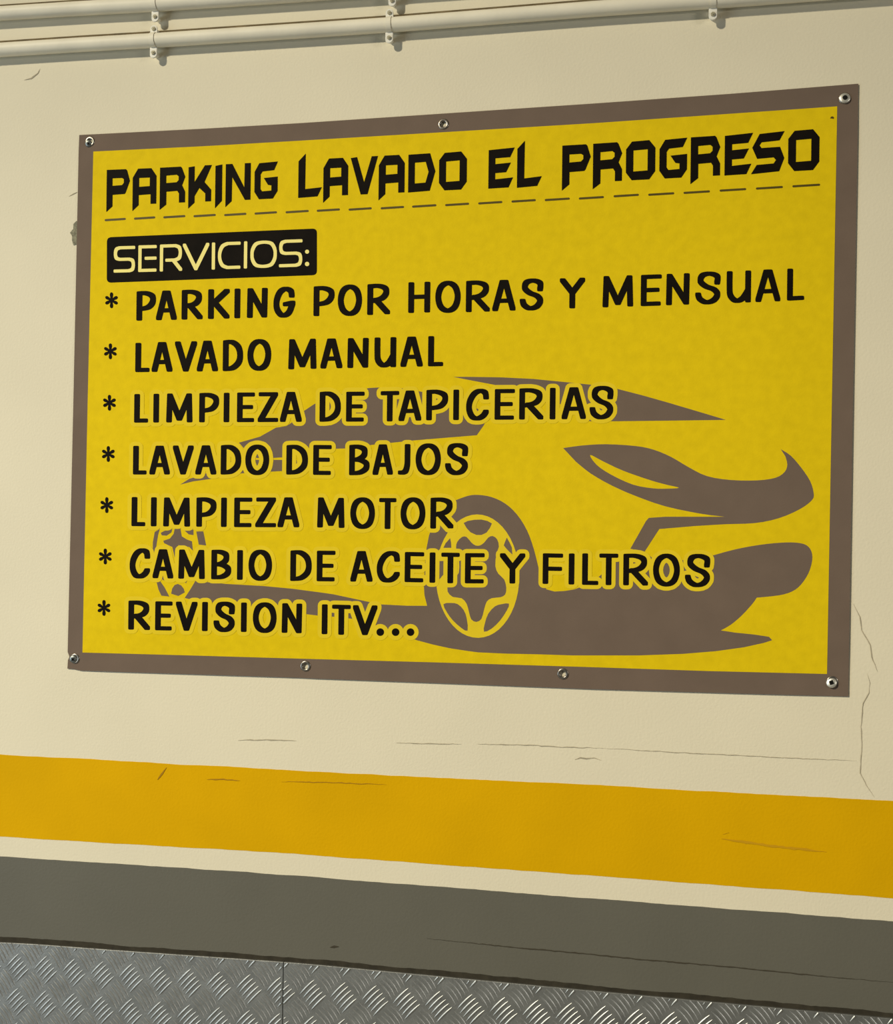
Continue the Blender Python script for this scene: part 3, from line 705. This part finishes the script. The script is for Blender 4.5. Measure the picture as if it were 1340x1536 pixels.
# ---------------- eyelets and screws
def ring(r_in, r_out, h, n=28, m=7):
    """pressed metal eyelet: rounded collar"""
    bm = bmesh.new(); rows = []
    for i in range(n):
        a = 2*math.pi*i/n; row = []
        for k in range(m):
            t = math.pi*k/(m-1)
            r = (r_in+r_out)/2+(r_out-r_in)/2*math.cos(t); row.append(bm.verts.new((r*math.cos(a), -h*math.sin(t), r*math.sin(a))))
        row.append(bm.verts.new((r_in*math.cos(a), .0016, r_in*math.sin(a))))
        rows.append(row)
    for i in range(n):
        a_, b_ = rows[i], rows[(i+1) % n]
        for k in range(m): bm.faces.new((a_[k], a_[k+1], b_[k+1], b_[k]))
    bmesh.ops.recalc_face_normals(bm, faces=bm.faces)
    return bm
def orient(x, z):
    e = .004
    dx = (bulge(x+e, z)-bulge(x-e, z))/(2*e); dz = (bulge(x, z+e)-bulge(x, z-e))/(2*e)
    return Vector((-dx, -1, -dz)).normalized()
for i, (x, y) in enumerate(EYE):
    o = bobj('eyelet', ring(.0042, .0086, .0013), M['eyelet'], banner, True)
    P = bp(x, y, .0001); o.location = P-BO
    o.rotation_mode = 'QUATERNION'; o.rotation_quaternion = Vector((0, -1, 0)).rotation_difference(orient(P.x, P.z))
def screw(px, py, r, m, label, tilt, spin, recess_r=.45, flat=1., rnd=.62):
    P = bp(px, py, .0012); t = empty('wall_screw', P)
    tag(t, label, 'screw', 'screws fixing the banner corners')
    t.rotation_euler = (tilt[0], 0, tilt[1])
    bm = bmesh.new(); n = 32; rows = []
    prof = [(1, .0006), (1, -.0004), (.93, -.0011), (.78, -.0018*flat), (.55, -.0022*flat), (.30, -.0024*flat)]
    for i in range(n):
        a = 2*math.pi*i/n
        rows.append([bm.verts.new((r*u*math.cos(a), h, r*u*math.sin(a))) for u, h in prof])
    for i in range(n):
        a_, b_ = rows[i], rows[(i+1) % n]
        for k in range(len(prof)-1): bm.faces.new((a_[k], a_[k+1], b_[k+1], b_[k]))
    bm.faces.new([q[-1] for q in rows]); bm.faces.new([q[0] for q in rows]); bmesh.ops.recalc_face_normals(bm, faces=bm.faces)
    bobj('head', bm, m, t, True)
    bm = bmesh.new()
    for k in range(2):
        r_ = bmesh.ops.create_cube(bm, size=1, matrix=Matrix.Rotation(spin+k*math.pi/2, 4, 'Y')@Matrix.Diagonal((r*recess_r*2, .0014, r*.26, 1)))
    bmesh.ops.create_cone(bm, cap_ends=True, segments=12, radius1=r*recess_r*rnd, radius2=r*recess_r*rnd, depth=.0014, matrix=Matrix.Rotation(math.pi/2, 4, 'X'))
    bmesh.ops.translate(bm, vec=(0, -.0019*flat, 0), verts=bm.verts)
    bobj('cross_recess', bm, M['recess'], t)
    bm = bmesh.new(); dpt = -P.y+.02
    bmesh.ops.create_cone(bm, cap_ends=True, segments=12, radius1=.0020, radius2=.0020, depth=dpt, matrix=Matrix.Translation((0, dpt/2, 0))@Matrix.Rotation(math.pi/2, 4, 'X'))
    bobj('shank', bm, M['dullsteel'], t)
screw(133.2, 215.5, .0058, M['dullsteel'], 'weathered grey screw in the upper left corner of the banner', (.25, .2), .5, .4)
screw(1267.8, 147.2, .0076, M['steel'], 'bright shiny screw in the upper right corner of the banner', (-.1, .0), .1, .46, .8, 1.0)
screw(1247.6, 1024, .0074, M['steel'], 'shiny tilted screw in the lower right corner of the banner', (-.22, -.15), .4, .5, 1., .85)
screw(110.2, 988.6, .0064, M['dullsteel'], 'dull screw with cross recess in the lower left corner of the banner', (.1, .1), .75, .5)
